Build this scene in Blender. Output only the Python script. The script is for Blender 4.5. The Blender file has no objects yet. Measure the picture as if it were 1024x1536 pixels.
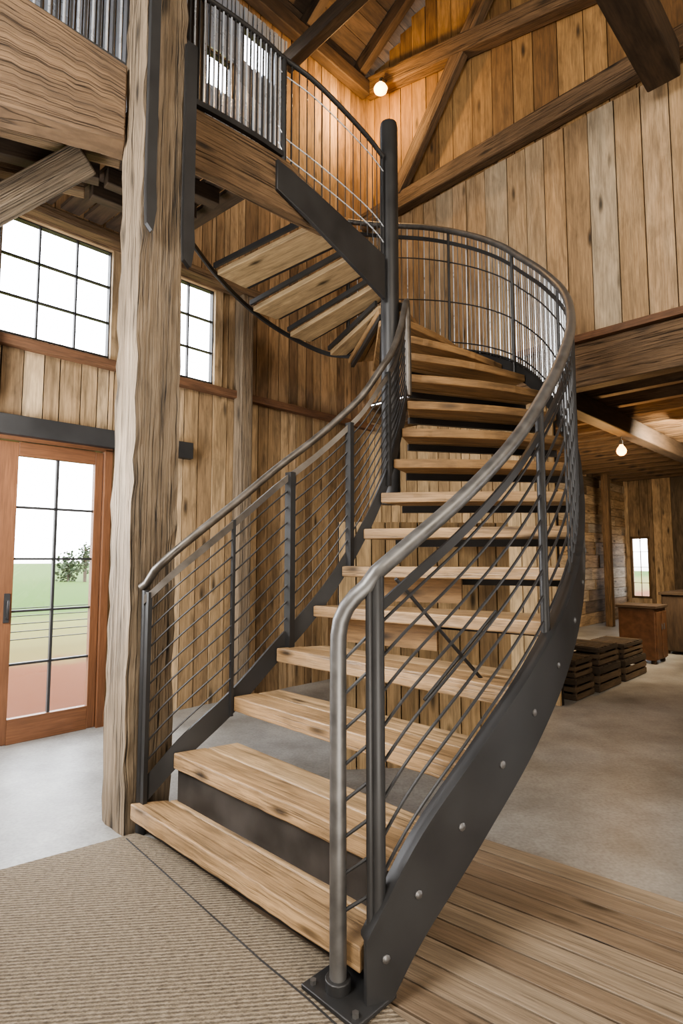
import bpy, math, random
from mathutils import Vector as V
random.seed(7)
SC=bpy.context.scene; COL=SC.collection
R2=math.sqrt(.5)
N1=V((R2,-R2,0)); N2=V((-R2,-R2,0)); UP=V((0,0,1))
CORN=V((.325,6.625,0))
# ---------------------------------------------------------------- materials
def newmat(name):
    m=bpy.data.materials.new(name); m.use_nodes=True
    nt=m.node_tree; nt.nodes.clear()
    o=nt.nodes.new('ShaderNodeOutputMaterial'); b=nt.nodes.new('ShaderNodeBsdfPrincipled')
    nt.links.new(b.outputs[0],o.inputs[0]); return m,nt,b
def ramp(nt,stops):
    r=nt.nodes.new('ShaderNodeValToRGB'); e=r.color_ramp.elements
    while len(e)<len(stops): e.new(.5)
    for i,(p,c) in enumerate(stops):
        e[i].position=p; e[i].color=(c[0],c[1],c[2],1) if hasattr(c,'__len__') else (c,c,c,1)
    return r
def mth(nt,op,a,b=None):
    n=nt.nodes.new('ShaderNodeMath'); n.operation=op
    for i,x in enumerate((a,b)):
        if x is None: continue
        if isinstance(x,(int,float)): n.inputs[i].default_value=x
        else: nt.links.new(x,n.inputs[i])
    return n.outputs[0]
def wood(name,cols,grain=.5,rough=.72,knots=True,gs=26,bump=.35,lowmix=.35,crack=0.0,blotch=.7,k=1.0,kn=(1.9,7)):
    cols=[(p,tuple(x*k for x in c)) for p,c in cols]
    m,nt,b=newmat(name); L=nt.links.new
    uv=nt.nodes.new('ShaderNodeUVMap'); geo=nt.nodes.new('ShaderNodeNewGeometry')
    rnd=geo.outputs['Random Per Island']
    off=nt.nodes.new('ShaderNodeCombineXYZ')
    L(mth(nt,'MULTIPLY',rnd,91.7),off.inputs[0]); L(mth(nt,'MULTIPLY',rnd,53.1),off.inputs[1]); L(mth(nt,'MULTIPLY',rnd,17.),off.inputs[2])
    add=nt.nodes.new('ShaderNodeVectorMath'); add.operation='ADD'; L(uv.outputs[0],add.inputs[0]); L(off.outputs[0],add.inputs[1])
    def noise(sx,sy,detail,dist=0,rg=.6):
        mp=nt.nodes.new('ShaderNodeMapping'); mp.inputs['Scale'].default_value=(sx,sy,1); L(add.outputs[0],mp.inputs[0])
        n=nt.nodes.new('ShaderNodeTexNoise'); n.inputs['Scale'].default_value=1; n.inputs['Detail'].default_value=detail
        n.inputs['Roughness'].default_value=rg; n.inputs['Distortion'].default_value=dist; L(mp.outputs[0],n.inputs['Vector']); return n.outputs[0]
    def mul(a,bb,f=1):
        mx=nt.nodes.new('ShaderNodeMixRGB'); mx.blend_type='MULTIPLY'; mx.inputs[0].default_value=f; L(a,mx.inputs[1]); L(bb,mx.inputs[2]); return mx.outputs[0]
    g=noise(1.8,gs,8,.3,.65); g2=noise(6,gs*4,3); low=noise(.9,5,4,.5); blot=noise(3,11,5,.8,.6)
    fac=mth(nt,'ADD',mth(nt,'MULTIPLY',rnd,1-lowmix),mth(nt,'MULTIPLY',low,lowmix))
    cr=ramp(nt,cols); L(fac,cr.inputs[0])
    gr=ramp(nt,[(.3,1-grain),(.5,.92),(.72,1.2)]); L(g,gr.inputs[0])
    last=mul(cr.outputs[0],gr.outputs[0])
    gr2=ramp(nt,[(.35,.65),(.6,1.05)]); L(g2,gr2.inputs[0]); last=mul(last,gr2.outputs[0],.7)
    br=ramp(nt,[(.33,.5),(.55,1.08)]); L(blot,br.inputs[0]); last=mul(last,br.outputs[0],blotch)
    if knots:
        mp=nt.nodes.new('ShaderNodeMapping'); mp.inputs['Scale'].default_value=(kn[0],kn[1],1); L(add.outputs[0],mp.inputs[0])
        vo=nt.nodes.new('ShaderNodeTexVoronoi'); vo.inputs['Scale'].default_value=1; vo.inputs['Randomness'].default_value=1; L(mp.outputs[0],vo.inputs['Vector'])
        kr=ramp(nt,[(.04,.12),(.10,.42),(.19,1)]); L(vo.outputs['Distance'],kr.inputs[0]); last=mul(last,kr.outputs[0],.95)
    hgt=g
    if crack:
        cn=noise(.55,gs*1.1,4,.3,.5); c1=mth(nt,'ABSOLUTE',mth(nt,'SUBTRACT',cn,.5))
        crk=ramp(nt,[(0,1-crack),(.010,.8),(.022,1)]); L(c1,crk.inputs[0]); last=mul(last,crk.outputs[0])
        hgt=mth(nt,'ADD',g,crk.outputs[0])
    L(last,b.inputs['Base Color']); b.inputs['Roughness'].default_value=rough
    bp=nt.nodes.new('ShaderNodeBump'); bp.inputs['Strength'].default_value=bump; bp.inputs['Distance'].default_value=.012
    L(hgt,bp.inputs['Height']); L(bp.outputs[0],b.inputs['Normal'])
    return m
def metal(name,c,met=.8,rough=.4,var=.3,sc=14):
    m,nt,b=newmat(name); L=nt.links.new
    tc=nt.nodes.new('ShaderNodeTexCoord'); n=nt.nodes.new('ShaderNodeTexNoise'); n.inputs['Scale'].default_value=sc; n.inputs['Detail'].default_value=6
    L(tc.outputs['Object'],n.inputs['Vector'])
    r=ramp(nt,[(.3,[x*(1-var) for x in c]),(.7,[min(1,x*(1+var)) for x in c])]); L(n.outputs[0],r.inputs[0]); L(r.outputs[0],b.inputs['Base Color'])
    rr=ramp(nt,[(.3,max(.05,rough-.05)),(.7,rough+.06)]); L(n.outputs[0],rr.inputs[0]); L(rr.outputs[0],b.inputs['Roughness'])
    b.inputs['Metallic'].default_value=met; return m
M={}
M['wall_l']=wood('plank_wall_brown',[(0,(.12,.073,.04)),(.35,(.27,.17,.09)),(.65,(.41,.28,.158)),(1,(.30,.185,.098))],grain=.45,lowmix=.3,k=1.0)
M['wall_l2']=wood('plank_wall_mid',[(0,(.18,.11,.058)),(.4,(.37,.25,.135)),(.7,(.54,.39,.235)),(1,(.40,.26,.14))],grain=.45,k=1.0,lowmix=.3)
M['wall_up']=wood('plank_gable_orange',[(0,(.15,.075,.028)),(.4,(.30,.168,.064)),(.75,(.42,.25,.105)),(1,(.33,.18,.065))],grain=.38,lowmix=.3,k=.90,blotch=.55)
M['wall_r']=wood('plank_wall_pale',[(0,(.25,.155,.08)),(.25,(.42,.275,.145)),(.5,(.45,.36,.25)),(.75,(.46,.285,.14)),(1,(.54,.43,.30))],grain=.38,lowmix=.25,k=.95,blotch=.5)
M['honey']=wood('plank_wall_honey',[(0,(.26,.165,.08)),(.4,(.45,.305,.155)),(.7,(.60,.43,.24)),(1,(.43,.27,.125))],grain=.4,lowmix=.25,k=1.0,blotch=.6)
M['timber']=wood('hewn_timber',[(0,(.15,.105,.066)),(.5,(.25,.185,.12)),(1,(.33,.26,.18))],grain=.38,gs=48,bump=1.2,lowmix=.8,crack=.8,blotch=.55)
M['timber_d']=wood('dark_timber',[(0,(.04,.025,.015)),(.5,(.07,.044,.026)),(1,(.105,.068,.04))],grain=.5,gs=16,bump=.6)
M['timber_m']=wood('brown_timber',[(0,(.105,.062,.031)),(.5,(.18,.11,.058)),(1,(.245,.16,.088))],grain=.4,gs=34,bump=1.0,lowmix=.7,crack=.65,blotch=.6)
M['tread']=wood('tread_oak',[(0,(.26,.155,.078)),(.4,(.41,.265,.14)),(.75,(.48,.335,.195)),(1,(.41,.31,.21))],grain=.42,gs=28,rough=.42,bump=.3,lowmix=.5,crack=.5,kn=(2.6,9),blotch=.65)
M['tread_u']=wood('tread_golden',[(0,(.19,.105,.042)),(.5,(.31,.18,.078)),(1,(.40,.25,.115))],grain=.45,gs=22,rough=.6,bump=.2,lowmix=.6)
M['tread_p']=wood('tread_lit_underside',[(0,(.34,.225,.12)),(.5,(.44,.31,.17)),(1,(.50,.37,.22))],grain=.4,gs=28,rough=.6,bump=.2,lowmix=.6,blotch=.5)  # paler tread wood: light from below is put into the colour
M['deck']=wood('floorboards',[(0,(.17,.118,.077)),(.4,(.25,.184,.126)),(.7,(.32,.25,.178)),(1,(.21,.158,.112))],grain=.28,gs=40,rough=.5,bump=.25,crack=.3,lowmix=.2,blotch=.25)
M['log']=wood('reclaimed_boards',[(0,(.05,.042,.035)),(.25,(.27,.185,.11)),(.5,(.54,.38,.225)),(.75,(.38,.33,.27)),(1,(.57,.39,.21))],grain=.45,gs=14,lowmix=.2)
M['trimred']=wood('red_brown_trim',[(0,(.15,.07,.035)),(1,(.21,.11,.055))],grain=.35,knots=False)
M['door']=wood('terracotta_door_paint',[(0,(.16,.068,.03)),(1,(.20,.088,.04))],grain=.15,knots=False,rough=.5,bump=.05,blotch=.2)
M['crate']=wood('crate_wood',[(0,(.03,.022,.015)),(.5,(.09,.062,.04)),(1,(.18,.12,.07))],grain=.5)
M['black']=metal('blackened_steel',(.044,.043,.043),.4,.45,.15,5)
M['steel']=metal('brushed_steel',(.17,.165,.16),.75,.45,.2,20)
M['bronze']=metal('bronzed_rail',(.13,.115,.10),.7,.45,.3)
M['galv']=metal('galvanised_rod',(.60,.64,.70),.5,.3,.1)
M['clad']=metal('galvanised_sheet',(.50,.56,.66),.55,.28,.12,3)
M['dkgray']=metal('dark_riser',(.045,.04,.036),.3,.5,.5,6)
def flat(name,c,rough=.6):
    m,nt,b=newmat(name); b.inputs['Base Color'].default_value=(*c,1); b.inputs['Roughness'].default_value=rough; return m
M['gap']=flat('dark_gap',(.018,.013,.009),.9)
M['plaster']=flat('tan_plaster',(.56,.50,.43),.9)
def emis(name,c,s):
    m,nt,b=newmat(name); b.inputs['Base Color'].default_value=(*c,1); b.inputs['Emission Color'].default_value=(*c,1); b.inputs['Emission Strength'].default_value=s; return m
M['bulb']=emis('lit_bulb',(1,.50,.14),10)
def glass():
    m,nt,b=newmat('window_glass'); nt.nodes.remove(b); o=[n for n in nt.nodes if n.type=='OUTPUT_MATERIAL'][0]
    t=nt.nodes.new('ShaderNodeBsdfTransparent'); g=nt.nodes.new('ShaderNodeBsdfGlossy'); g.inputs['Roughness'].default_value=.02
    x=nt.nodes.new('ShaderNodeMixShader'); x.inputs[0].default_value=.05; nt.links.new(t.outputs[0],x.inputs[1]); nt.links.new(g.outputs[0],x.inputs[2]); nt.links.new(x.outputs[0],o.inputs[0]); return m
M['glass']=glass()
def concrete():
    m,nt,b=newmat('worn_concrete'); L=nt.links.new
    tc=nt.nodes.new('ShaderNodeTexCoord')
    n=nt.nodes.new('ShaderNodeTexNoise'); n.inputs['Scale'].default_value=1.6; n.inputs['Detail'].default_value=10; n.inputs['Roughness'].default_value=.68; L(tc.outputs['Object'],n.inputs['Vector'])
    r=ramp(nt,[(.32,(.17,.162,.148)),(.5,(.265,.257,.24)),(.68,(.38,.372,.35))]); L(n.outputs[0],r.inputs[0])
    n2=nt.nodes.new('ShaderNodeTexNoise'); n2.inputs['Scale'].default_value=60; n2.inputs['Detail'].default_value=4; L(tc.outputs['Object'],n2.inputs['Vector'])
    r2=ramp(nt,[(.3,.8),(.6,1.05)]); L(n2.outputs[0],r2.inputs[0])
    mx=nt.nodes.new('ShaderNodeMixRGB'); mx.blend_type='MULTIPLY'; mx.inputs[0].default_value=1; L(r.outputs[0],mx.inputs[1]); L(r2.outputs[0],mx.inputs[2])
    L(mx.outputs[0],b.inputs['Base Color']); b.inputs['Roughness'].default_value=.42; return m
M['conc']=concrete()
def rugmat():
    m,nt,b=newmat('woven_jute'); L=nt.links.new
    uv=nt.nodes.new('ShaderNodeUVMap')
    w=nt.nodes.new('ShaderNodeTexWave'); w.bands_direction='Y'; w.inputs['Scale'].default_value=21; w.inputs['Distortion'].default_value=2.2; w.inputs['Detail'].default_value=3; w.inputs['Detail Scale'].default_value=6; L(uv.outputs[0],w.inputs[0])
    mp=nt.nodes.new('ShaderNodeMapping'); mp.inputs['Scale'].default_value=(45,150,1); L(uv.outputs[0],mp.inputs[0])
    n=nt.nodes.new('ShaderNodeTexNoise'); n.inputs['Scale'].default_value=1; n.inputs['Detail'].default_value=3; L(mp.outputs[0],n.inputs['Vector'])
    f=mth(nt,'ADD',mth(nt,'MULTIPLY',w.outputs[1],.38),mth(nt,'MULTIPLY',n.outputs[0],.72))
    r=ramp(nt,[(.2,(.045,.034,.023)),(.52,(.165,.13,.09)),(.85,(.31,.255,.185))]); L(f,r.inputs[0]); L(r.outputs[0],b.inputs['Base Color'])
    b.inputs['Roughness'].default_value=.95
    bp=nt.nodes.new('ShaderNodeBump'); bp.inputs['Strength'].default_value=.9; bp.inputs['Distance'].default_value=.007; L(f,bp.inputs['Height']); L(bp.outputs[0],b.inputs['Normal']); return m
M['rug']=rugmat()
def groundmat():
    m,nt,b=newmat('field_and_patio'); L=nt.links.new
    uv=nt.nodes.new('ShaderNodeUVMap'); s=nt.nodes.new('ShaderNodeSeparateXYZ'); L(uv.outputs[0],s.inputs[0])
    n=nt.nodes.new('ShaderNodeTexNoise'); n.inputs['Scale'].default_value=1.5; n.inputs['Detail'].default_value=8; L(uv.outputs[0],n.inputs['Vector'])
    d=mth(nt,'ADD',mth(nt,'DIVIDE',s.outputs[1],40.),mth(nt,'MULTIPLY',mth(nt,'SUBTRACT',n.outputs[0],.5),.04))
    r=ramp(nt,[(0,(.10,.032,.011)),(.075,(.12,.042,.015)),(.09,(.13,.10,.03)),(.2,(.12,.12,.03)),(.27,(.045,.09,.010)),(1,(.065,.11,.02))]); L(d,r.inputs[0])
    L(r.outputs[0],b.inputs['Base Color']); b.inputs['Roughness'].default_value=.95; b.inputs['Specular IOR Level'].default_value=.1; return m
M['ground']=groundmat()
M['leaf']=flat('foliage',(.03,.045,.018),.9)
M['greymetal']=metal('drum_brown',(.13,.065,.035),.2,.5,.3)

# ---------------------------------------------------------------- mesh builder
class MB:
    def __init__(s): s.v=[];s.f=[];s.uv=[];s.mi=[];s.sm=[]
    def face(s,idx,uvs,mi=0,sm=False): s.f.append(idx);s.uv.append(uvs);s.mi.append(mi);s.sm.append(sm)
    def box(s,c,X,Y,Z,sx,sy,sz,mi=0):
        c=V(c);X=V(X).normalized();Y=V(Y).normalized();Z=V(Z).normalized(); b=len(s.v); loc=[]
        for i in(-.5,.5):
            for j in(-.5,.5):
                for k in(-.5,.5):
                    s.v.append(c+X*i*sx+Y*j*sy+Z*k*sz); loc.append((i*sx,j*sy,k*sz))
        for fa,ax in(((0,1,3,2),0),((4,6,7,5),0),((0,4,5,1),1),((2,3,7,6),1),((0,2,6,4),2),((1,5,7,3),2)):
            u=[]
            for q in fa:
                p=loc[q]
                if ax==0: u.append((p[1]*.3,p[2]))
                elif ax==1: u.append((p[0],p[2]+.37))
                else: u.append((p[0],p[1]+.11))
            s.face([b+q for q in fa],u,mi)
    def beam(s,p,q,w,h,mi=0,up=UP):
        p=V(p);q=V(q);X=(q-p);l=X.length;X.normalize();Y=V(up).cross(X)
        if Y.length<1e-3: Y=N1.copy()
        Y.normalize();Z=X.cross(Y); s.box((p+q)/2,X,Y,Z,l,w,h,mi)
    def prism(s,pts,z0,z1,ud,mi=0):
        ud=V((ud[0],ud[1],0)).normalized(); vd=V((-ud.y,ud.x,0)); b=len(s.v);n=len(pts)
        P=[V((p[0],p[1],0)) for p in pts]
        for p in P: s.v.append(V((p.x,p.y,z0)))
        for p in P: s.v.append(V((p.x,p.y,z1)))
        uv=[(p.dot(ud),p.dot(vd)) for p in P]
        s.face([b+i for i in range(n)][::-1],uv[::-1],mi); s.face([b+n+i for i in range(n)],uv,mi)
        for i in range(n):
            j=(i+1)%n; l=(P[j]-P[i]); 
            if abs(l.normalized().dot(ud))>.5: us=[(uv[i][0],z0),(uv[j][0],z0),(uv[j][0],z1),(uv[i][0],z1)]
            else: us=[(z0*.3,uv[i][1]),(z0*.3,uv[j][1]),(z1*.3,uv[j][1]),(z1*.3,uv[i][1])]
            s.face([b+i,b+j,b+n+j,b+n+i],us,mi)
    def tube(s,path,r,n=10,mi=0):
        path=[V(p) for p in path]; b=len(s.v); m=len(path); prev=None
        for i,p in enumerate(path):
            t=(path[min(i+1,m-1)]-path[max(i-1,0)]).normalized()
            if prev is None: a=t.cross(UP); 
            else: a=prev-t*prev.dot(t)
            if a.length<1e-3: a=t.cross(V((1,0,0)))
            a.normalize(); prev=a; c=t.cross(a); rr=r[i] if hasattr(r,'__len__') else r
            for k in range(n):
                an=2*math.pi*k/n; s.v.append(p+a*math.cos(an)*rr+c*math.sin(an)*rr)
        for i in range(m-1):
            for k in range(n):
                k2=(k+1)%n; s.face([b+i*n+k,b+i*n+k2,b+(i+1)*n+k2,b+(i+1)*n+k],[(i*.1,k*.01)]*4,mi,True)
        s.face([b+k for k in range(n)][::-1],[(0,0)]*n,mi); s.face([b+(m-1)*n+k for k in range(n)],[(0,0)]*n,mi)
    def strip(s,path,w,z0,z1,mi=0,amp=0,hc=None):
        m=len(path); b=len(s.v); P=[V((p[0],p[1],0)) for p in path]; acc=0; ac=[0]
        for i in range(1,m): acc+=(P[i]-P[i-1]).length; ac.append(acc)
        for i,p in enumerate(P):
            t=(P[min(i+1,m-1)]-P[max(i-1,0)]); nrm=V((-t.y,t.x,0)).normalized()
            for sg,z in((-.5,z0[i]),(.5,z0[i]),(.5,z1[i]),(-.5,z1[i])):
                q=p+nrm*(w*sg+random.uniform(-amp,amp)); s.v.append(V((q.x,q.y,z+random.uniform(-amp,amp))))
        for i in range(m-1):
            for k in range(4):
                k2=(k+1)%4; h0=hc if hc else z1[0]-z0[0]; vv=[0,.02,.02+h0,.04+h0,.04+2*h0]
                s.face([b+i*4+k,b+i*4+k2,b+(i+1)*4+k2,b+(i+1)*4+k],[(ac[i],vv[k]),(ac[i],vv[k+1]),(ac[i+1],vv[k+1]),(ac[i+1],vv[k])],mi,True)
        s.face([b,b+1,b+2,b+3][::-1],[(0,0)]*4,mi); e=b+(m-1)*4; s.face([e,e+1,e+2,e+3],[(0,0)]*4,mi)
    def obj(s,name,mats,parent=None,bevel=0,base=None):
        me=bpy.data.meshes.new(name); 
        org=V(base) if base is not None else V((0,0,0))
        me.from_pydata([tuple(v-org) for v in s.v],[],s.f); ul=me.uv_layers.new(name='UVMap'); i=0
        for fu in s.uv:
            for u in fu: ul.data[i].uv=u; i+=1
        for k,p in enumerate(me.polygons): p.material_index=s.mi[k]; p.use_smooth=s.sm[k]
        if any(s.sm): me.set_sharp_from_angle(angle=math.radians(50))
        for mm in (mats if isinstance(mats,(list,tuple)) else [mats]): me.materials.append(M[mm])
        me.validate(); o=bpy.data.objects.new(name,me); COL.objects.link(o); o.location=org
        if parent is not None:
            o.parent=parent; 
            pl=V((0,0,0)); q=parent
            while q: pl+=q.location; q=q.parent
            o.location=org-pl
        if bevel:
            bv=o.modifiers.new('bevel','BEVEL'); bv.width=bevel; bv.segments=2; bv.limit_method='ANGLE'
        return o
def empty(name,loc,label,cat,group=None):
    o=bpy.data.objects.new(name,None); COL.objects.link(o); o.location=loc; o.empty_display_size=.1
    o['label']=label;o['category']=cat
    if group:o['group']=group
    return o
def tag(o,label,cat,group=None):
    o['label']=label;o['category']=cat
    if group:o['group']=group
    return o
def struct(o,label=None):
    o['kind']='structure'
    if label:o['label']=label
    return o
def cr(L,t):
    ks=sorted(L); t=max(ks[0],min(ks[-1],t)); i=int(math.floor(t)); 
    if i>=ks[-1]: i=ks[-1]-1
    f=t-i; g=lambda k:V(L[max(ks[0],min(ks[-1],k))])
    p0,p1,p2,p3=g(i-1),g(i),g(i+1),g(i+2)
    return .5*((2*p1)+(p2-p0)*f+(2*p0-5*p1+4*p2-p3)*f*f+(3*p1-p0-3*p2+p3)*f**3)
def frange(a,b,n): return [a+(b-a)*i/(n-1) for i in range(n)]

# ---------------------------------------------------------------- plank walls
def plank_wall(mb,org,D,s0,s1,zlo,zhi,w,ops,nrm,th=.025,mi=0,bmi=1,jit=.012,gap=.008,back=True):
    cuts=set([s0,s1]); 
    for a,b_,za,zb in ops:
        for x in(a,b_):
            if s0<x<s1: cuts.add(x)
    s=s0+w*random.uniform(.6,1)
    while s<s1-.03:
        if all(abs(s-c)>min(.04,w*.5) for c in cuts): cuts.add(s)
        s+=w*random.uniform(.75,1.3)
    cuts=sorted(cuts)
    for a,b_ in zip(cuts,cuts[1:]):
        m=(a+b_)/2; zt=zhi(m) if callable(zhi) else zhi; iv=[(zlo,zt)]
        for oa,ob,za,zb in ops:
            if oa<m<ob:
                nv=[]
                for p,q in iv:
                    if zb<=p or za>=q: nv.append((p,q)); continue
                    if za>p: nv.append((p,za))
                    if zb<q: nv.append((zb,q))
                iv=nv
        j=random.uniform(0,jit)
        for p,q in iv:
            if q-p<.02: continue
            c=org+D*m+UP*((p+q)/2)
            mb.box(c+nrm*(th/2+j),UP,D,nrm,q-p,b_-a-gap,th,mi)
            if back: mb.box(c-nrm*.02,UP,D,nrm,q-p,b_-a,.03,bmi)

EAVE=7.1; SL=.55
def sx(x): return (.325-x)/R2
ops=[(sx(-1.87),sx(-2.44),2.86,3.75),(sx(-1.196),sx(-1.56),2.86,3.75),(sx(-1.84),sx(-3.1),0,2.13),
     (sx(-1.09),sx(-1.30),5.72,6.1),(sx(-.75),sx(-1.02),6.2,6.6)]  # two high openings added to imitate bright reflections
ops=[(min(o[0],o[1]),max(o[0],o[1]),o[2],o[3]) for o in ops]
IN_L=V((R2,-R2,0)); IN_R=N2
mb=MB()
plank_wall(mb,CORN,N2,-.02,7.6,0,2.8,.13,ops,IN_L)
plank_wall(mb,CORN,N2,-.02,7.6,2.8,EAVE+.1,.14,ops,IN_L,mi=2)
struct(mb.obj('wall_left',['wall_l2','gap','wall_l']))
mb=MB(); plank_wall(mb,CORN+IN_L*.042,N2,sx(-.62),6.6,4.95,6.78,.05,ops,IN_L,th=.014,jit=.012,gap=.014,back=False)
struct(mb.obj('wall_left_cladding',['clad']),'ribbed galvanised metal cladding high on the wall')
mb=MB()
plank_wall(mb,CORN,N1,0,2.25,0,2.72,.12,[],IN_R,mi=3)
plank_wall(mb,CORN,N1,0,8.2,3.1,5.2,.19,[],IN_R,mi=0)
plank_wall(mb,CORN,N1,0,8.2,5.2,lambda s:EAVE+SL*s,.19,[],IN_R,mi=2)
struct(mb.obj('wall_right',['wall_r','gap','wall_up','honey']))
PD=V((.995,.10,0)).normalized(); PN=V((PD.y,-PD.x,0))
mb=MB(); plank_wall(mb,V((-.02,3.56,0)),PD,0,1.10,0,1.5,.11,[],PN,th=.02); struct(mb.obj('wall_partition',['honey','gap']),'honey-coloured plank partition under the stair')
mb=MB(); c=CORN+N2*7.65+N1*4.1; mb.box(c+UP*5.8,UP,N1,N2,11.6,8.4,.1); struct(mb.obj('wall_front',['plaster']))
mb=MB(); c=CORN+N1*8.25+N2*3.8; mb.box(c+UP*5.8,UP,N2,N1,11.6,7.8,.1); struct(mb.obj('wall_side',['plaster']))
mb=MB(); c=CORN+N1*6.8-N2*4.2; mb.box(c+UP*1.6,UP,N2,N1,3.2,8.4,.1); struct(mb.obj('wall_under_loft',['wall_r']))
mb=MB(); z=0
mb.box(CORN-N2*4.2+UP*1.55-IN_L*.05,N2,UP,IN_L,8.6,3.1,.03,1)
while z<3.0:
    h=random.uniform(.16,.26); s=0
    while s<8.4:
        l=random.uniform(.6,1.6); e=min(8.4,s+l)
        c=CORN-N2*((s+e)/2)+UP*(z+h/2)+IN_L*random.uniform(0,.02)
        mb.box(c,N2,UP,IN_L,e-s-.006,h-.008,.06); s=e
    z+=h
struct(mb.obj('wall_back',['log','gap']))
FA=CORN-N2*8.4
mb=MB(); wo=[(.12,.52,.42,1.75)]
plank_wall(mb,FA,N1,0,7,0,3.2,.2,wo,IN_R); struct(mb.obj('wall_far',['log','gap']))
mb=MB(); fc=lambda s,d:(CORN+N1*s+N2*d)
mb.prism([fc(0,7.6).xy,fc(8.2,7.6).xy,fc(8.2,0).xy,fc(8.2,-8.4).xy,fc(0,-8.4).xy],-.1,0,(1,1)); struct(mb.obj('floor',['conc']),'worn pale concrete floor')
dA=V((.79,-.613,0)); dB=V((-dA.y,dA.x,0)); P0=V((.62,2.69,0))
mb=MB()
mb.box(P0+dA*1.3-dB*.6+UP*.002,dA,dB,UP,3.6,1.2,.003,1)
for i in range(12):
    s=-.45-.06*i if i<5 else -.9
    if i>=8: s=-.6
    while s<3.2:
        l=random.uniform(2.0,3.4); c=P0+dA*(s+l/2)-dB*(.053+.106*i)+UP*(.006+random.uniform(0,.002))
        mb.box(c,dA,dB,UP,l-.004,.0975,.012); s+=l
struct(mb.obj('floor_wood',['deck','gap'],bevel=.002),'weathered wooden floorboards set beside the concrete')
mb=MB(); rp=[(-.94,2.70),(-.72,2.58),(-.30,2.12),(.0,1.86),(.16,1.66),(.9,.9),(.3,-.4),(-3.2,.4),(-3.2,1.3),(-1.36,2.40)]
mb.prism(rp,.001,.024,(1,.1)); tag(mb.obj('rug',['rug'],bevel=.004),'woven brown jute rug on the concrete floor','rug')
ro=bpy.data.objects['rug']
mb=MB(); mb.tube([(-.96,2.64,.025),(-.6,2.25,.026),(-.25,1.87,.026),(-.1,1.72,.026),(.1,1.5,.026),(.35,1.2,.025)],.003,6)
mb.obj('edge_stitching',['black'],parent=ro)
# ---------------------------------------------------------------- roof
sl=V((N1.x,N1.y,SL)).normalized(); rn=sl.cross(N2).normalized()
mb=MB()
for i in range(52):
    t=-.3+.19*i; c=CORN+UP*EAVE+sl*(t+.095)+N2*3.8
    mb.box(c+UP*.12,N2,sl,rn,7.8,.186,.03,0); mb.box(c+UP*.16,N2,sl,rn,7.8,.2,.02,1)
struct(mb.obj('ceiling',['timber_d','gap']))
for i in range(6):
    o=MB(); p=CORN+UP*(EAVE-.02)+N2*(.25+.85*i); o.beam(p+sl*.1,p+sl*8.5,.1,.16); 
    tag(o.obj('rafter',['timber_d'],bevel=.005),'dark rough-sawn roof rafter','rafter','roof rafters')
def timber(name,p,q_,w,h,mat,label,cat='beam',group=None,bev=.012,up=UP):
    o=MB(); o.beam(p,q_,w,h,up=up); return tag(o.obj(name,[mat],bevel=bev),label,cat,group)
C=lambda s,z,d=0: CORN+N1*s+N2*d+UP*z
timber('tie_beam',C(.12,6.45,1.4),C(2.0,6.45,1.4),.12,.16,'timber_d','dark horizontal tie beam under the roof')
def rx(x): return (x-.325)/R2
timber('gable_beam',C(0.03,5.3,.1),C(8.1,5.36,.1),.12,.20,'timber_m','long brown horizontal beam across the gable planks')
timber('gable_beam',C(0.10,6.98,.11),C(rx(2.6),6.15,.11),.14,.2,'timber_m','brown sloping timber high on the gable wall')
timber('gable_brace',C(rx(.72),5.42,.12),C(rx(1.62),7.1,.12),.10,.17,'timber_m','brown diagonal brace on the gable wall')
timber('cross_beam',C(rx(2.66),5.12,0.18),C(rx(2.66),5.12,3.6),.24,.28,'timber_d','heavy dark beam projecting from the gable wall')
timber('loft_edge_beam',C(rx(1.9)-.4,2.91,.08),C(8.1,2.91,.08),.16,.38,'timber_m','grey-brown edge beam under the upper wall')
o=MB(); o.beam(C(2.0,3.13,.1),C(8.1,3.13,.1),.22,.06); struct(o.obj('trim_1',['trimred'],bevel=.004))
o=MB(); o.beam(CORN+IN_L*.06+UP*2.8,CORN+N2*7.5+IN_L*.06+UP*2.8,.08,.07); struct(o.obj('trim_2',['trimred'],bevel=.004))
mb=MB()
for i in range(36):
    c=C(0,3.06,0)+N1*(.1+.2*i)-N2*4.2
    mb.box(c,N2,N1,UP,8.4,.196,.03)
struct(mb.obj('ceiling_loft',['timber_m']))
for i in range(15):
    o=MB(); d=-.4-.52*i; o.beam(C(.05,2.97,d),C(6.6,2.97,d),.1,.14)
    tag(o.obj('loft_joist',['timber_m'],bevel=.006),'brown joist under the loft floor','joist','loft joists')
for a in (2.2,4.2):
    timber('loft_girder',C(a,2.79,-.1),C(a,2.79,-8.3),.16,.20,'timber_d','heavy dark girder below the loft joists',group='loft girders')
timber('loft_post',C(.4,0,-6.3),C(.4,2.88,-6.3),.13,.13,'timber_m','brown square post under the loft','post')
def lw(x,off): return V((x,x+6.3,0))+IN_L*off
timber('wall_post',lw(-1.0,.11),lw(-1.0,.11)+UP*3.75,.13,.13,'timber','pale timber post against the plank wall','post',up=N1)
timber('wall_post',lw(-2.5,.12)+UP*2.3,lw(-2.5,.12)+UP*3.76,.12,.12,'timber_d','dark timber post beside the window','post',up=N1)
o=MB(); o.beam(lw(-1.365,.08)+UP*2.2,lw(-3.4,.08)+UP*2.2,.07,.14); tag(o.obj('door_lintel',['black'],bevel=.004),'black steel lintel beam over the door','beam')
timber('window_header',lw(-.9,.12)+UP*3.79,lw(-3.4,.12)+UP*3.79,.14,.08,'timber_m','brown header timber above the windows')
timber('wall_plate',lw(.2,.14)+UP*(EAVE-.2),lw(-4.6,.14)+UP*(EAVE-.2),.12,.18,'timber_d','dark wall plate at the eave')

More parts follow.
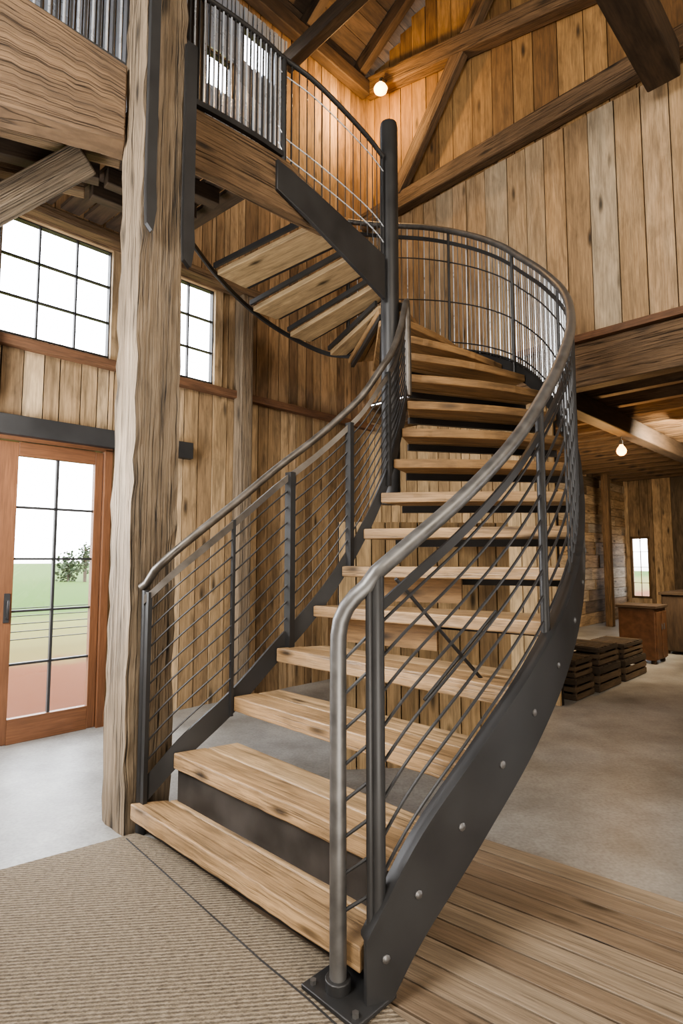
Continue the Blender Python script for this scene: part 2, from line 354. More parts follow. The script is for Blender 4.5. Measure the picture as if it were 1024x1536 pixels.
# ---------------------------------------------------------------- windows & door
def window(name,org,D,nrm,a,b_,z0,z1,nc,nr,fmat='black',fw=.018):
    g=MB(); c=org+D*((a+b_)/2); zc=(z0+z1)/2; w=b_-a; h=z1-z0
    for zz in(z0+fw/2,z1-fw/2): g.box(c+UP*zz,D,nrm,UP,w,.05,fw)
    for ss in(a+fw/2,b_-fw/2): g.box(org+D*ss+UP*zc,UP,D,nrm,h,fw,.05)
    for i in range(1,nc): g.box(org+D*(a+w*i/nc)+UP*zc,UP,D,nrm,h,.012,.03)
    for i in range(1,nr): g.box(c+UP*(z0+h*i/nr),D,nrm,UP,w,.03,.012)
    o=struct(g.obj(name,[fmat]))
    gg=MB(); gg.box(c+UP*zc,D,nrm,UP,w-.01,.004,h-.01); gg.obj('glass',['glass'],parent=o); return o
window('window_1',CORN,N2,IN_L,*ops[0],3,3)
window('window_2',CORN,N2,IN_L,*ops[1],2,3)
window('reflection_pane_3',CORN,N2,IN_L,*ops[3],1,1)  # added pane standing in for a bright reflection behind the railing
window('reflection_pane_4',CORN,N2,IN_L,*ops[4],1,1)  # second added pane, also imitating a reflection
window('window_5',FA,N1,IN_R,*wo[0],2,4,'timber_m',.05)
for k,op in enumerate((ops[0],ops[1])):
    g=MB()
    for ss in(op[0]-.03,op[1]+.03): g.box(CORN+N2*ss+UP*((op[2]+op[3])/2)+IN_L*.045,UP,N2,IN_L,op[3]-op[2]+.1,.08,.035)
    g.box(CORN+N2*((op[0]+op[1])/2)+UP*(op[3]+.02)+IN_L*.045,N2,UP,IN_L,op[1]-op[0]+.14,.06,.036)
    struct(g.obj('trim_%d'%(3+k),['wall_l2']))
def door(name,xa,xb,handle,wl):
    a,b_=sx(xb),sx(xa); a,b_=min(a,b_),max(a,b_)
    g=MB(); z1=2.1; ca=(a+b_)/2; st=.06; bt=.17; ns=CORN.copy()
    ga,gb=a+st,b_-wl; za,zb=bt,z1-.1
    g.box(ns+N2*(a+st/2)+UP*(z1/2),UP,N2,IN_L,z1-.01,st,.05); g.box(ns+N2*(b_-wl/2)+UP*(z1/2),UP,N2,IN_L,z1-.01,wl,.05)
    g.box(ns+N2*((ga+gb)/2)+UP*(bt/2),N2,UP,IN_L,gb-ga,bt,.05); g.box(ns+N2*((ga+gb)/2)+UP*(z1-.05),N2,UP,IN_L,gb-ga,.1,.05)
    o=struct(g.obj(name,['door'],bevel=.003),'terracotta-painted glazed door')
    g=MB()
    g.box(ns+N2*((ga+gb)/2)+UP*((za+zb)/2),UP,N2,IN_L,zb-za,.018,.03)
    for i in range(1,5): g.box(ns+N2*((ga+gb)/2)+UP*(za+(zb-za)*i/5),N2,UP,IN_L,gb-ga,.016,.03)
    g.obj('muntins',['black'],parent=o)
    g=MB(); g.box(ns+N2*((ga+gb)/2)+UP*((za+zb)/2),N2,IN_L,UP,gb-ga,.004,zb-za); g.obj('glass',['glass'],parent=o)
    if handle:
        hs=gb+.035; g=MB(); g.box(ns+N2*hs+UP*.93+IN_L*.03,UP,N2,IN_L,.2,.035,.01); g.tube([ns+N2*hs+UP*.86+IN_L*.03,ns+N2*hs+UP*.86+IN_L*.06,ns+N2*hs+UP*.98+IN_L*.065,ns+N2*hs+UP*.98+IN_L*.03],.008,8)
        g.obj('handle',['black'],parent=o)
    return o
door('door_1',-1.885,-2.44,True,.19); door('door_2',-2.45,-3.05,False,.08)
g=MB(); g.box(CORN+N2*(sx(-1.84)+.03)+UP*1.06,UP,N2,IN_L,2.13,.06,.1); g.box(CORN+N2*((sx(-1.84)+sx(-3.1))/2)+UP*2.12,N2,UP,IN_L,sx(-3.1)-sx(-1.84),.03,.1); struct(g.obj('trim_5',['door'],bevel=.003))
# ---------------------------------------------------------------- outside
OUT=-IN_L
g=MB(); b0=CORN+OUT*.05
pts=[b0+N2*-60,b0+N2*60,b0+N2*60+OUT*160,b0+N2*-60+OUT*160]
g.v=[p+UP*(-.03) for p in pts]; g.face([0,1,2,3],[(-60,0),(60,0),(60,160),(-60,160)]); o=struct(g.obj('ground',['ground']),'reddish patio then pale grass field')
fe=empty('field_fence',lw(-4,0)-IN_L*6,'low dark wire field fence on dry grass','fence')
for i in range(5):
    g=MB(); p=lw(-2.6,0)+OUT*4.6; g.tube([p-N2*4+UP*(.12+.11*i),p+N2*8+UP*(.12+.11*i)],.008,6); g.obj('fence_wire',['black'],parent=fe)
for i in range(6):
    g=MB(); p=lw(-2.6,0)+OUT*4.6+N2*(-3.5+2.2*i); g.beam(p-UP*.03,p+UP*.7,.06,.06,up=N1); g.obj('fence_post',['timber_m'],parent=fe)
def bush(p,h,r,name,label,n=420):
    e=empty(name,p,label,'tree')
    g=MB(); g.tube([p-UP*.03,p+UP*h*.7],.035*h,6); g.obj('trunk',['timber_d'],parent=e)
    g=MB()
    for i in range(n):
        d=V((random.gauss(0,1),random.gauss(0,1),random.gauss(0,1))); d=d.normalized()*r*random.uniform(.05,1); d.z*=1.9
        c=p+UP*h*.5+d; a=V((random.gauss(0,1),random.gauss(0,1),random.gauss(0,1))).normalized(); bb=a.orthogonal().normalized()
        s=r*.13; k=len(g.v); g.v+= [c+a*s,c+bb*s,c-a*s,c-bb*s]; g.face([k,k+1,k+2,k+3],[(0,0)]*4)
    f=g.obj('foliage',['leaf'],parent=e); f['kind']='stuff'
bush(V((-14.4,32,0)),2.6,.5,'small_tree','small leafy tree standing in the field')
bush(V((-15.6,32.5,0)),1.3,.65,'small_tree','low leafy shrub standing in the field')

# ---------------------------------------------------------------- timber post, landing
def hewn(name,p,q_,w,h,mat,label,cat,up=UP,amp=.012,seg=14):
    p=V(p);q_=V(q_);X=(q_-p);l=X.length;X.normalize();Y=V(up).cross(X).normalized();Z=X.cross(Y)
    g=MB(); n=seg; prof=[]
    for k in range(4):
        for m_ in range(4):
            a=[(-1,-1),(1,-1),(1,1),(-1,1)][k]; c=[(-1,-1),(1,-1),(1,1),(-1,1)][(k+1)%4]
            f=(m_+.0)/4; prof.append((a[0]+(c[0]-a[0])*f,a[1]+(c[1]-a[1])*f))
    m=len(prof); per=2*(w+h)
    for i in range(n+1):
        tp_=1-.05*i/n
        for (a,c) in prof:
            cor=abs(a)==1 and abs(c)==1; am=amp*(1.6 if cor else .6)
            g.v.append(p+X*l*i/n+Y*(a*w*tp_/2+random.uniform(-am,am*.5))+Z*(c*h*tp_/2+random.uniform(-am,am*.5)))
    for i in range(n):
        for k in range(m):
            k2=(k+1)%m; u0,u1=l*i/n,l*(i+1)/n; v0,v1=per*k/m,per*(k+1)/m
            g.face([i*m+k,i*m+k2,(i+1)*m+k2,(i+1)*m+k],[(u0,v0),(u0,v1),(u1,v1),(u1,v0)])
    g.face(list(range(m))[::-1],[(0,0)]*m); g.face([n*m+k for k in range(m)],[(0,0)]*m)
    return tag(g.obj(name,[mat],bevel=0),label,cat)
hewn('timber_post',(-1.004,2.87,0),(-1.004,2.87,7.2),.235,.235,'timber','rough-hewn weathered square timber post beside the stair','post',up=N1,seg=70,amp=.006)
DZ=3.86
bp0=V((-2.5,2.28,0)); bp1=V((-1.18,2.90,0)); pth=[bp0.lerp(bp1,i/12) for i in range(13)]
tb=[4.42-.52*i/12 for i in range(13)]
g=MB(); g.strip(pth,.16,[3.47]*13,tb,amp=.004,hc=.6); tag(g.obj('landing_beam',['timber_m'],bevel=.006),'massive brown hewn beam carrying the landing','beam')
RIM=[(-.92,3.02),(-.72,3.19),(-.52,3.37),(-.36,3.52),(-.24,3.63),(-.12,3.72)]
g=MB(); g.strip(RIM,.07,[3.49]*6,[3.85,3.85,3.85,3.84,3.78,3.7],amp=.003); tag(g.obj('landing_fascia',['timber_m'],bevel=.006),'wide brown rough fascia board at the landing edge','beam')
g=MB(); dd=V((-.77,.64,0)); rl=[V((-2.5,2.40,0)),V((-1.0,3.08,0)),V((-.36,3.62,0))]
for a_,b_ in zip(rl,rl[1:]):
    n=int((b_-a_).length/.16); 
    for i in range(n):
        p=a_+(b_-a_)*((i)/n); r=a_+(b_-a_)*((i+1)/n-.04)
        tp=(6.02-(p.y-p.x))/1.41; tr=(6.02-(r.y-r.x))/1.41
        g.prism([p,r,r+dd*tr,p+dd*tp],DZ-.03,DZ,dd)
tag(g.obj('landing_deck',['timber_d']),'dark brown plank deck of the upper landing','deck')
for i,off in enumerate((.22,.48,.74,.94)):
    o=MB(); o.beam(V((-2.3,2.44,3.77))+dd*off,V((-1.01,3.035,3.77))+dd*off,.09,.11); tag(o.obj('landing_joist',['timber_m' if i%2 else 'timber_d'],bevel=.006),'rough joist under the landing','joist','landing joists')
    o=MB(); o.beam(V((-.98,3.06,3.77))+dd*off,V((-.5,3.46,3.77))+dd*off,.08,.11); tag(o.obj('landing_joist',['timber_d'],bevel=.006),'rough joist under the landing','joist','landing joists')
timber('landing_brace',(-2.7,3.17,2.93),(-1.52,3.20,3.66),.14,.14,'timber','pale diagonal timber brace below the landing')
def strap(p,z0,z1,w,lab):
    g=MB(); d=V((R2,R2,0)); t=V((R2,-R2,0))*.03
    prof=[(0,z1),(w,z1),(w,z0+.25),(w*1.15,z0+.12),(w*.8,z0),(w*.15,z0+.03),(0,z0+.2)]
    n=len(prof); P=V(p)
    for s in(0,1):
        for a,z in prof: g.v.append(P+d*a+t*s+UP*z)
    g.face(list(range(n)),[(0,0)]*n); g.face([n+i for i in range(n)][::-1],[(0,0)]*n)
    for i in range(n): j=(i+1)%n; g.face([i,j,n+j,n+i],[(0,0)]*4)
    return tag(g.obj('steel_bracket',['black'],bevel=.003),lab,'bracket')
strap((-.985,2.69,0),2.90,4.6,.045,'long black steel strap bolted to the post')
strap((-.845,2.855,0),2.80,4.05,.055,'black steel hanger strap at the landing edge')
timber('loft_upright',(-.86,3.12,3.86),(-.86,3.12,7.0),.09,.09,'timber_d','slim dark upright above the landing','post',up=N1)

# ---------------------------------------------------------------- STAIRCASE
ST=empty('staircase',(0.2,3.2,0),'curved steel and oak staircase rising round a steel column','staircase')
Z={0:-.03,1:.16,2:.38,3:.60,4:.81,5:1.02,6:1.23,7:1.435,8:1.64,9:1.845,10:2.05,11:2.255,12:2.46,13:2.64,14:2.8,15:2.96,16:3.1,17:3.2,18:3.3,19:3.42,20:3.54,21:3.68,22:3.84}
I={0:(-1.1,2.66),1:(-.962,2.68),2:(-.771,2.69),3:(-.526,2.83),4:(-.337,2.98),5:(-.15,3.06),6:(0,3.1),7:(.12,3.13),8:(.22,3.17),9:(.30,3.24),10:(.36,3.34),11:(.41,3.47),12:(.43,3.57),13:(.445,3.67),14:(.455,3.77),15:(.465,3.89),16:(.47,4.02),17:(.43,4.2),18:(.33,4.27),19:(.26,4.2),20:(.09,3.99),21:(-.2,3.85),22:(-.45,3.75)}
O={0:(-.04,1.68),1:(.068,1.70),2:(.21,1.765),3:(.42,1.88),4:(.64,2.04),5:(.85,2.26),6:(1.03,2.53),7:(1.18,2.83),8:(1.30,3.12),9:(1.39,3.37),10:(1.44,3.58),11:(1.455,3.77),12:(1.435,3.95),13:(1.37,4.14),14:(1.265,4.36),15:(1.08,4.65),16:(.78,4.97),17:(.34,5.25),18:(-.11,5.35),19:(-.485,5.19),20:(-.79,4.90),21:(-1.03,4.52),22:(-1.2,4.15)}
def P3(D,n,dz=0): 
    p=cr({k:(D[k][0],D[k][1],Z[k]) for k in D},n); return V((p.x,p.y,p.z+dz))
def along(D,n,base,nr,md,k0):
    k=k0
    while k<3.5:
        p=P3(D,min(22,n+k)); 
        if nr.dot(p-base)>=md or n+k>=22: break
        k+=.05
    return p
for n in range(1,18):
    a=P3(I,n);b_=P3(O,n)
    th=.07 if n<5 else (.058 if n<9 else .054)
    dr=(b_-a); dr.z=0; dr.normalize(); nr=V((-dr.y,dr.x,0))
    md=.27 if n==1 else (.24 if n<17 else .14)
    a2=along(I,n,a,nr,md,1.1 if n<17 else .6); b2=along(O,n,b_,nr,md,1.1 if n<17 else .6)
    if nr.dot(a2-a)<.12: a2=a+nr*.2
    ins={1:.20,2:.13,3:.06,4:.03}.get(n,.0); b2=b2-dr*ins
    if n==1: b_=b_-dr*.02
    g=MB()
    def L(p,q_,f): return (p.x+(q_.x-p.x)*f,p.y+(q_.y-p.y)*f)
    bow=.0 if n<6 else (.02 if n<8 else .05)
    fr=[];K=25
    for i in range(K):
        f=i/(K-1); p=a.lerp(b_,f)-nr*(bow*math.sin(math.pi*f)+random.uniform(-.0025,.0025)); fr.append((p.x,p.y))
    m1=L(a,a2,.485); m2=L(b_,b2,.485); n1_=L(a,a2,.515); n2_=L(b_,b2,.515)
    g.prism(fr+[m2,m1],a.z-th,a.z,dr); g.prism([n1_,n2_,(b2.x,b2.y),(a2.x,a2.y)],a.z-th,a.z-.002,dr)
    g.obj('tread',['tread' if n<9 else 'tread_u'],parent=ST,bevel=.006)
    if n>=2:
        g=MB(); pa=a.lerp(a2,.85);pb=b_.lerp(b2,.85); pa.z=pb.z=a.z-th-.02; g.beam(pa,pb,.03,.04)
        g.obj('support_angle',['black'],parent=ST)
    if n in (5,6):
        g=MB(); pa=a.lerp(a2,.45).lerp(b_.lerp(b2,.45),.02); pb=a.lerp(a2,.45).lerp(b_.lerp(b2,.45),.5)
        pa.z=pb.z=a.z-th-.065; g.beam(pa,pb,.022,.13); ro_=g.obj('riser',['tread_u'],parent=ST); ro_['label']='short brown wooden riser board'
for n in (18,19,20,21):
    a=P3(I,n);b_=P3(O,n); a.z=b_.z=Z[n]-.02
    b2=P3(O,n-.72); dr=(b_-a); dr.z=0; dr.normalize(); nr=V((-dr.y,dr.x,0))
    if nr.dot(b2-b_)<0: nr=-nr
    w_={18:.15,19:.22,20:.27,21:.31}[n]; a2=a+nr*w_*.9+dr*.02; b2=b_+nr*w_*1.0; a2.z=b2.z=a.z
    if n==18: a=a+dr*.1
    g=MB(); g.prism([a.xy,b_.xy,b2.xy,a2.xy],a.z-.045,a.z,dr); g.obj('tread',['tread_p'],parent=ST,bevel=.006)
    for f,dz in((-.10,.02),(1.10,-.01)):
        g=MB(); pa=a.lerp(a2,f);pb=b_.lerp(b2,f); pa.z=pb.z=a.z+dz; g.beam(pa,pb,.022,.04); g.obj('support_angle',['black'],parent=ST)
g=MB(); a=P3(I,2).lerp(P3(I,3),.12);b_=P3(O,2).lerp(P3(O,3),.12); b_=a.lerp(b_,.97); a=a.lerp(b_,-.01); a.z=b_.z=.20; g.beam(a,b_,.012,.22); ro_=g.obj('riser',['dkgray'],parent=ST); ro_['label']='dark streaked steel riser panel'
g=MB(); a=P3(I,1).lerp(P3(I,2),.5);b_=P3(O,1).lerp(P3(O,2),.5); b_=a.lerp(b_,.93); a.z=b_.z=.055; g.beam(a,b_,.012,.06); g.obj('riser',['dkgray'],parent=ST)
def offs(D,n,d):
    p=P3(D,n); t=P3(D,n+.05)-P3(D,n-.05); t.z=0; t.normalize(); nr=V((t.y,-t.x,0)); return p+nr*d
ns=frange(.93,21.95,260); pth=[offs(O,n,.02) for n in ns]
def lift(n): return .06 if n<16 else max(-.03,.06-(n-16)*.045)
top=[p.z+lift(n) for p,n in zip(pth,ns)]
def sh(n): return .295 if n<2.5 else (.295-.0145*(n-2.5) if n<12 else max(.04,.157-(n-12)*.022))
bot=[max(0.026,t-sh(n)) for t,n in zip(top,ns)]
g=MB(); g.strip(pth,.022,bot,top); 
so=g.obj('stringer',['black'],parent=ST,bevel=.003); so['label']='wide curved black steel outer stringer'
nf=[n for n in ns if n<17]; g=MB(); pf=[offs(O,n,.012) for n in nf]; g.strip(pf,.05,[t-.004 for t in top[:len(nf)]],[t+.008 for t in top[:len(nf)]]); g.obj('flange',['black'],parent=so)
for n in (1.35,2.0,2.7,3.4,4.05,4.7,5.4,6.1,6.8):
    p=offs(O,n,.03); t=offs(O,n,.06)-p; c=p+UP*(-.085); 
    g=MB(); g.tube([c,c+t*.15,c+t*.3],[.013,.013,.006],8); g.obj('bolt',['steel'],parent=so)
ns2=frange(1.15,16.6,120); pi_=[offs(I,n,-.015) for n in ns2]; 
g=MB(); g.strip(pi_,.016,[max(.026,p.z-.085) for p in pi_],[p.z+.035 for p in pi_]); si=g.obj('stringer',['black'],parent=ST); si['label']='slender black inner stringer'
up_=[(-.415,3.41),(-.23,3.555),(-.05,3.70),(.13,3.845),(.31,3.99)]
g=MB(); g.strip(up_,.03,[3.60,3.50,3.385,3.27,3.15],[3.80,3.73,3.65,3.565,3.48]); su=g.obj('stringer',['black'],parent=ST,bevel=.004); su['label']='thick black plate from landing to column'
CP=V((.36,4.08,0))
g=MB(); g.tube([CP+UP*1.66,CP+UP*4.54,CP+UP*4.58],[.068,.068,.062],24); g.obj('center_column',['black'],parent=ST)
HO={0:1.12,1:1.20,2:1.315,3:1.49,4:1.71,5:1.98,6:2.24,7:2.467,8:2.675,9:2.86,10:3.03,11:3.19,12:3.36,13:3.55,14:3.78,15:4.04,16:4.30,17:4.50,18:4.62}
def hz(D,n): return cr({k:(D[k],0,0) for k in D},n).x
NB=V((-.01,1.735,0))
path=[NB+UP*z for z in frange(.0,1.0,8)]
path+= [NB+V((.001,.0,1.04)),NB+V((.008,-.004,1.085)),NB+V((.026,-.012,1.125)),NB+V((.052,-.02,1.158)),NB+V((.085,-.025,1.187))]
for n in frange(1.3,17.6,120):
    p=offs(O,n,0); path.append(V((p.x,p.y,hz(HO,n))))
g=MB(); g.tube(path,.025,16); g.obj('handrail',['steel'],parent=ST)
ns3=frange(1.35,17.6,120); pf=[offs(O,n,-.0) for n in ns3]
g=MB(); g.strip(pf,.012,[hz(HO,n)-.13 for n in ns3],[hz(HO,n)-.095 for n in ns3]); g.obj('sub_rail',['black'],parent=ST)
g=MB(); g.box((.02,1.735,.033),N1,N2,UP,.22,.17,.014); g.tube([(-.01,1.735,.03),(-.01,1.735,.07)],.038,14); bp_=g.obj('base_plate',['black'],parent=ST,bevel=.003)
for i,j in((1,1),(1,-1),(-1,1),(-1,-1)):
    g=MB(); c=V((.02,1.735,.04))+N1*.085*i+N2*.06*j; g.tube([c,c+UP*.012],.010,6); g.obj('bolt',['steel'],parent=bp_)
for n,r in((1.3,.022),(1.12,.012),(4.6,.017),(7.5,.015),(10.5,.012),(13.5,.012),(15.5,.012)):
    p=offs(O,n,0); g=MB(); g.tube([V((p.x,p.y,p.z-.05 if n>2 else .03)),V((p.x,p.y,hz(HO,n)-.0))],r,12); g.obj('railing_post',['black'],parent=ST)
g=MB(); p=P3(O,17.6); g.tube([V((p.x,p.y,p.z)),V((p.x,p.y,hz(HO,17.6)))],.02,12); g.obj('railing_post',['black'],parent=ST)
NC=8
for i in range(NC):
    f=(i+.6)/(NC+.1); end=17.6 if i%3==0 else 9.0
    pts=[V((NB.x,NB.y,.18+(1.0-.18)*f))]
    for n in frange(1.2,end,int((end-1)*6)):
        p=offs(O,n,0); lo=p.z+.05; hi=hz(HO,n)-.11; pts.append(V((p.x,p.y,lo+(hi-lo)*f)))
    g=MB(); g.tube(pts,.0055,6); g.obj('cable',['black'],parent=ST)
n=5.6;cnt=0
while n<17.5 and cnt<99:
    p=offs(O,n,.004); g=MB(); g.tube([V((p.x,p.y,p.z+.05)),V((p.x,p.y,hz(HO,n)-.02))],.0045,6); g.obj('baluster',[('galv' if cnt%3==0 else 'steel') if n>9 else 'black'],parent=ST)
    n+=.2 if n<8 else .112; cnt+=1
HI={1:1.15,2:1.318,3:1.554,4:1.753,5:1.918,6:2.06,7:2.19,8:2.347,9:2.487,10:2.675,11:2.9}
NI=V((-.93,2.735,0))
pp=[NI+V((-.03,.0,1.13)),NI+V((0,0,1.155))]+[V((*P3(I,n).xy,hz(HI,n))) for n in frange(1.5,11,50)]
pp+= [V((.42,3.5,2.85)),V((.425,3.52,2.5)),V((.425,3.52,2.3))]
g=MB(); g.tube(pp,.02,12); ho=g.obj('handrail',['bronze'],parent=ST)
nsr=frange(1.25,10.6,50); pf=[V((NI.x,NI.y,0))]+[P3(I,n) for n in nsr]; zz=[1.04]+[hz(HI,n)-.12 for n in nsr]
g=MB(); g.strip(pf,.014,zz,[z+.04 for z in zz]); g.obj('sub_rail',['bronze'],parent=ST)
g=MB(); g.tube([NI,NI+UP*1.12],.024,14); g.obj('railing_post',['black'],parent=ST)
for n,r in((1.35,.014),(2.95,.010),(4.33,.024),(6.35,.02),(8.6,.014)):
    p=P3(I,n); g=MB(); g.box(V((p.x,p.y,(p.z+hz(HI,n)-.1)/2-.03)),UP,N1,N2,hz(HI,n)-p.z,r*2,r*1.4); g.obj('railing_post',['black'],parent=ST)
for i in range(9):
    f=(i+.6)/9.2; pts=[V((NI.x,NI.y,.16+(1.02-.16)*f))]
    for n in frange(1.4,10.6,40):
        p=P3(I,n); lo=p.z+.05; hi=hz(HI,n)-.12; pts.append(V((p.x,p.y,lo+(hi-lo)*f)))
    g=MB(); g.tube(pts,.0045,6); g.obj('cable',['black'],parent=ST)
for a,b_ in (((.19,2.0,1.2),(.62,2.3,.72)),((.62,2.3,1.06),(.30,2.1,.76))):
    g=MB(); g.tube([a,b_],.007,8); g.obj('brace_rod',['black'],parent=ST)

# ---------------------------------------------------------------- landing railing
LR=empty('landing_railing',(-.6,3.3,DZ),'black rail with close-set metal rods at the landing edge','railing')
tp=[(-.93,2.98,4.56),(-.72,3.15,4.57),(-.52,3.33,4.57),(-.38,3.48,4.56),(-.2,3.60,4.52),(.0,3.74,4.43),(.2,3.90,4.33),(.31,4.0,4.26)]
D_={i:t for i,t in enumerate(tp)}
g=MB(); g.tube([cr(D_,t) for t in frange(0,7,40)],.017,12); g.obj('handrail',['black'],parent=LR)
def botz(t):
    return 3.87 if t<=3 else 3.80+(3.5-3.80)*(t-3)/4
t=.05
k=0
while t<7:
    p=cr(D_,t); dense=t<3.0
    g=MB(); g.tube([V((p.x,p.y,botz(t))),V((p.x,p.y,p.z))],.0065 if dense else .004,6); g.obj('baluster',['galv' if (dense and k%2==0) else 'black'],parent=LR)
    t+=.10 if dense else .26; k+=1
for f in (.12,.28,.85):
    g=MB(); g.tube([V((cr(D_,t).x,cr(D_,t).y,botz(t)+(cr(D_,t).z-botz(t))*f)) for t in frange(2.8,7,20)],.005,6); g.obj('cable',['galv'],parent=LR)
g=MB(); p=cr(D_,3.02); g.tube([V((p.x,p.y,3.8)),p],.018,10); g.obj('railing_post',['black'],parent=LR)
g=MB(); g.strip([cr(D_,t) for t in frange(0,3,12)],.03,[3.865]*12,[3.90]*12); g.obj('bottom_rail',['black'],parent=LR)
LR2=empty('landing_railing',(-1.7,2.55,DZ),'black rail with close-set metal rods above the hewn beam','railing')
g=MB(); g.tube([(-2.4,2.33,4.95),(-1.15,2.92,4.56)],.017,10); g.obj('handrail',['black'],parent=LR2)
g=MB(); g.strip([(-2.4,2.33),(-1.15,2.92)],.03,[4.39,3.92],[4.43,3.96]); g.obj('bottom_rail',['black'],parent=LR2)
for i in range(38):
    f=i/37; g=MB(); p=V((-2.35,2.35,0)).lerp(V((-1.18,2.9,0)),f); g.tube([p+UP*(4.40-.46*f),p+UP*(4.94-.38*f)],.0065,6); g.obj('baluster',['galv' if i%2==0 else 'black'],parent=LR2)

# ---------------------------------------------------------------- bulbs
def bulb(p,cord,label,power,rad=.045,arm=None):
    e=empty('pendant_bulb',p,label,'light bulb','warm bulbs')
    g=MB(); prof=[(0,-.06),(.02,-.055),(.04,-.03),(.045,0),(.036,.03),(.02,.055),(.016,.07)]
    g.tube([V(p)+UP*z for r,z in prof],[max(.002,r*rad/.045) for r,z in prof],16); g.obj('bulb',['bulb'],parent=e)
    g=MB(); g.tube([V(p)+UP*.07,V(p)+UP*.12],.02,10); g.obj('socket',['black'],parent=e)
    if arm: 
        g=MB(); g.tube([V(p)+UP*.12,V(p)+UP*.15-N2*.02,V(p)+UP*.16-N2*arm],.008,8); g.obj('arm',['black'],parent=e)
    else:
        g=MB(); g.tube([V(p)+UP*.12,V(p)+UP*(.12+cord)],.004,6); g.obj('cord',['black'],parent=e)
    l=bpy.data.lights.new('bulb_light','POINT'); l.energy=power; l.color=(1,.60,.26); l.shadow_soft_size=.06
    lo=bpy.data.objects.new('bulb_light',l); COL.objects.link(lo); lo.location=V(p)-UP*.3+N2*.3; return e
bulb((.45,6.1,6.66),0,'glowing warm bulb on an arm before the gable planks',75,.08,.26)
bulb((3.25,6.5,2.52),.40,'glowing warm bulb hanging under the loft joists',45,.055)

# ---------------------------------------------------------------- crates, cabinets
def crate(p,w,d,h,label):
    e=empty('wooden_crate',p,label,'crate','wooden crates'); p=V(p); X=V((R2,R2,0)); Y=V((R2,-R2,0))
    g=MB(); t=.015
    for k in range(3):
        z=h*(k+.5)/3
        for s in(-1,1):
            g.box(p+Y*s*(d/2)+UP*z,X,Y,UP,w,t,h/3-.02)
            g.box(p+X*s*(w/2)+UP*z,Y,X,UP,d,t,h/3-.02)
    g.box(p+UP*.01,X,Y,UP,w,d,.02)
    for k in range(5): g.box(p+UP*(h-.006)+X*((k-2)*w/5),Y,X,UP,d,w/5-.02,.012)
    g.obj('slats',['crate'],parent=e)
    for a in(-1,1):
        for b_ in(-1,1):
            g=MB(); g.box(p+X*a*(w/2-.02)+Y*b_*(d/2-.02)+UP*h/2,UP,X,Y,h-.015,.035,.035); g.obj('corner_post',['crate'],parent=e)
    return e
crate((2.12,5.45,0),.4,.34,.19,'dark slatted wooden crate on the concrete floor')
crate((2.12,5.45,.195),.38,.32,.16,'shallow wooden crate stacked on another crate')
crate((2.50,5.85,0),.55,.42,.24,'low dark slatted wooden crate on the concrete floor')
crate((2.50,5.85,.245),.5,.4,.17,'shallow dark crate stacked on a lower crate')
crate((3.02,6.37,0),.65,.42,.22,'dark slatted wooden crate beside the other crates')
crate((3.02,6.37,.225),.58,.38,.15,'dark rough crate stacked on a lower crate')
def cabinet(p,w,d,h,label,mat='greymetal',name='cabinet'):
    e=empty(name,p,label,'cabinet'); p=V(p); X=V((R2,R2,0)); Y=V((R2,-R2,0))
    g=MB(); g.box(p+UP*(h/2+.02),UP,X,Y,h-.04,w,d); g.obj('body',[mat],parent=e,bevel=.01)
    g=MB(); g.box(p+UP*h,X,Y,UP,w+.05,d+.05,.035); g.obj('top',['timber_d'],parent=e,bevel=.005)
    for s in(-1,1):
        g=MB(); g.box(p+X*s*w/4+Y*(d/2+.008)+UP*h/2,UP,X,Y,h-.12,w/2-.03,.016); do=g.obj('door',[mat],parent=e,bevel=.003)
        g=MB(); g.tube([p+X*s*.04+Y*(d/2+.03)+UP*h*.6,p+X*s*.04+Y*(d/2+.03)+UP*h*.7],.006,6); g.obj('handle',['steel'],parent=do)
    for a in(-1,1):
        for b_ in(-1,1):
            g=MB(); g.box(p+X*a*(w/2-.04)+Y*b_*(d/2-.04)+UP*.02,UP,X,Y,.04,.05,.05); g.obj('foot',['timber_d'],parent=e)
    return e
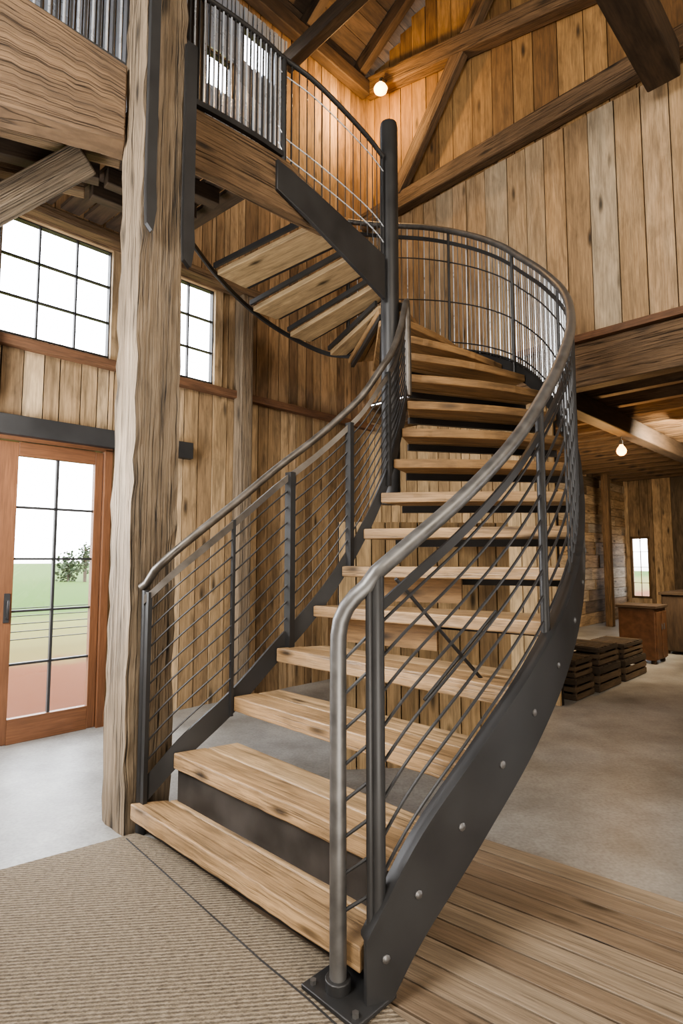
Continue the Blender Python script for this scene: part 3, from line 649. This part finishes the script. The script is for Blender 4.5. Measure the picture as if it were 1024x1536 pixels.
cabinet((3.78,7.22,0),.42,.42,.68,'low reddish-brown cabinet under the loft')
cabinet((4.9,7.9,0),1.0,.6,.8,'dark wooden counter cabinet under the loft','timber_d')
cabinet((4.35,6.5,0),.6,.5,.9,'dark wooden cupboard standing under the loft','timber_d')

# ---------------------------------------------------------------- lights
def area(p,t,size,e,c=(1,1,1)):
    l=bpy.data.lights.new('area','AREA'); l.energy=e; l.size=size; l.color=c
    o=bpy.data.objects.new('area_light',l); COL.objects.link(o); o.location=p
    o.rotation_euler=(V(t)-V(p)).to_track_quat('-Z','Y').to_euler(); return o
area((-2.6,-.4,4.2),(.3,3.4,.8),1.9,320,(1,.98,.94))
area((2.6,-1.5,5.0),(.8,5,3.2),2.4,220,(1,.90,.76))
area((-2.4,2.4,1.6),(.2,4.8,2.6),1.1,105,(.95,.97,1))
area((.4,.2,.5),(-.4,4.6,3.6),1.0,28,(1,.95,.87))
area((4.2,6.4,2.4),(3.6,9.6,1.2),1.0,160,(1,.82,.58))
W=bpy.data.worlds.new('world'); SC.world=W; W.use_nodes=True; nt=W.node_tree
bg=nt.nodes['Background']; tc=nt.nodes.new('ShaderNodeTexCoord'); sp=nt.nodes.new('ShaderNodeSeparateXYZ'); nt.links.new(tc.outputs['Generated'],sp.inputs[0])
r=ramp(nt,[(0,(.45,.42,.38)),(.49,(.5,.48,.44)),(.51,(.96,.97,1)),(1,(.85,.91,1))])
mp=nt.nodes.new('ShaderNodeMapRange'); mp.inputs[1].default_value=-1; mp.inputs[2].default_value=1; nt.links.new(sp.outputs[2],mp.inputs[0]); nt.links.new(mp.outputs[0],r.inputs[0]); nt.links.new(r.outputs[0],bg.inputs[0]); bg.inputs[1].default_value=11
try: SC.view_settings.look='AgX - Medium High Contrast'
except Exception: pass
cd=bpy.data.cameras.new('camera'); co=bpy.data.objects.new('camera',cd); COL.objects.link(co); co.location=(0,0,1.27)
co.rotation_euler=(math.radians(90)+math.atan(70/850),0,0); cd.sensor_width=36; cd.lens=850/1536*36; cd.clip_start=.05; cd.clip_end=500
SC.camera=co
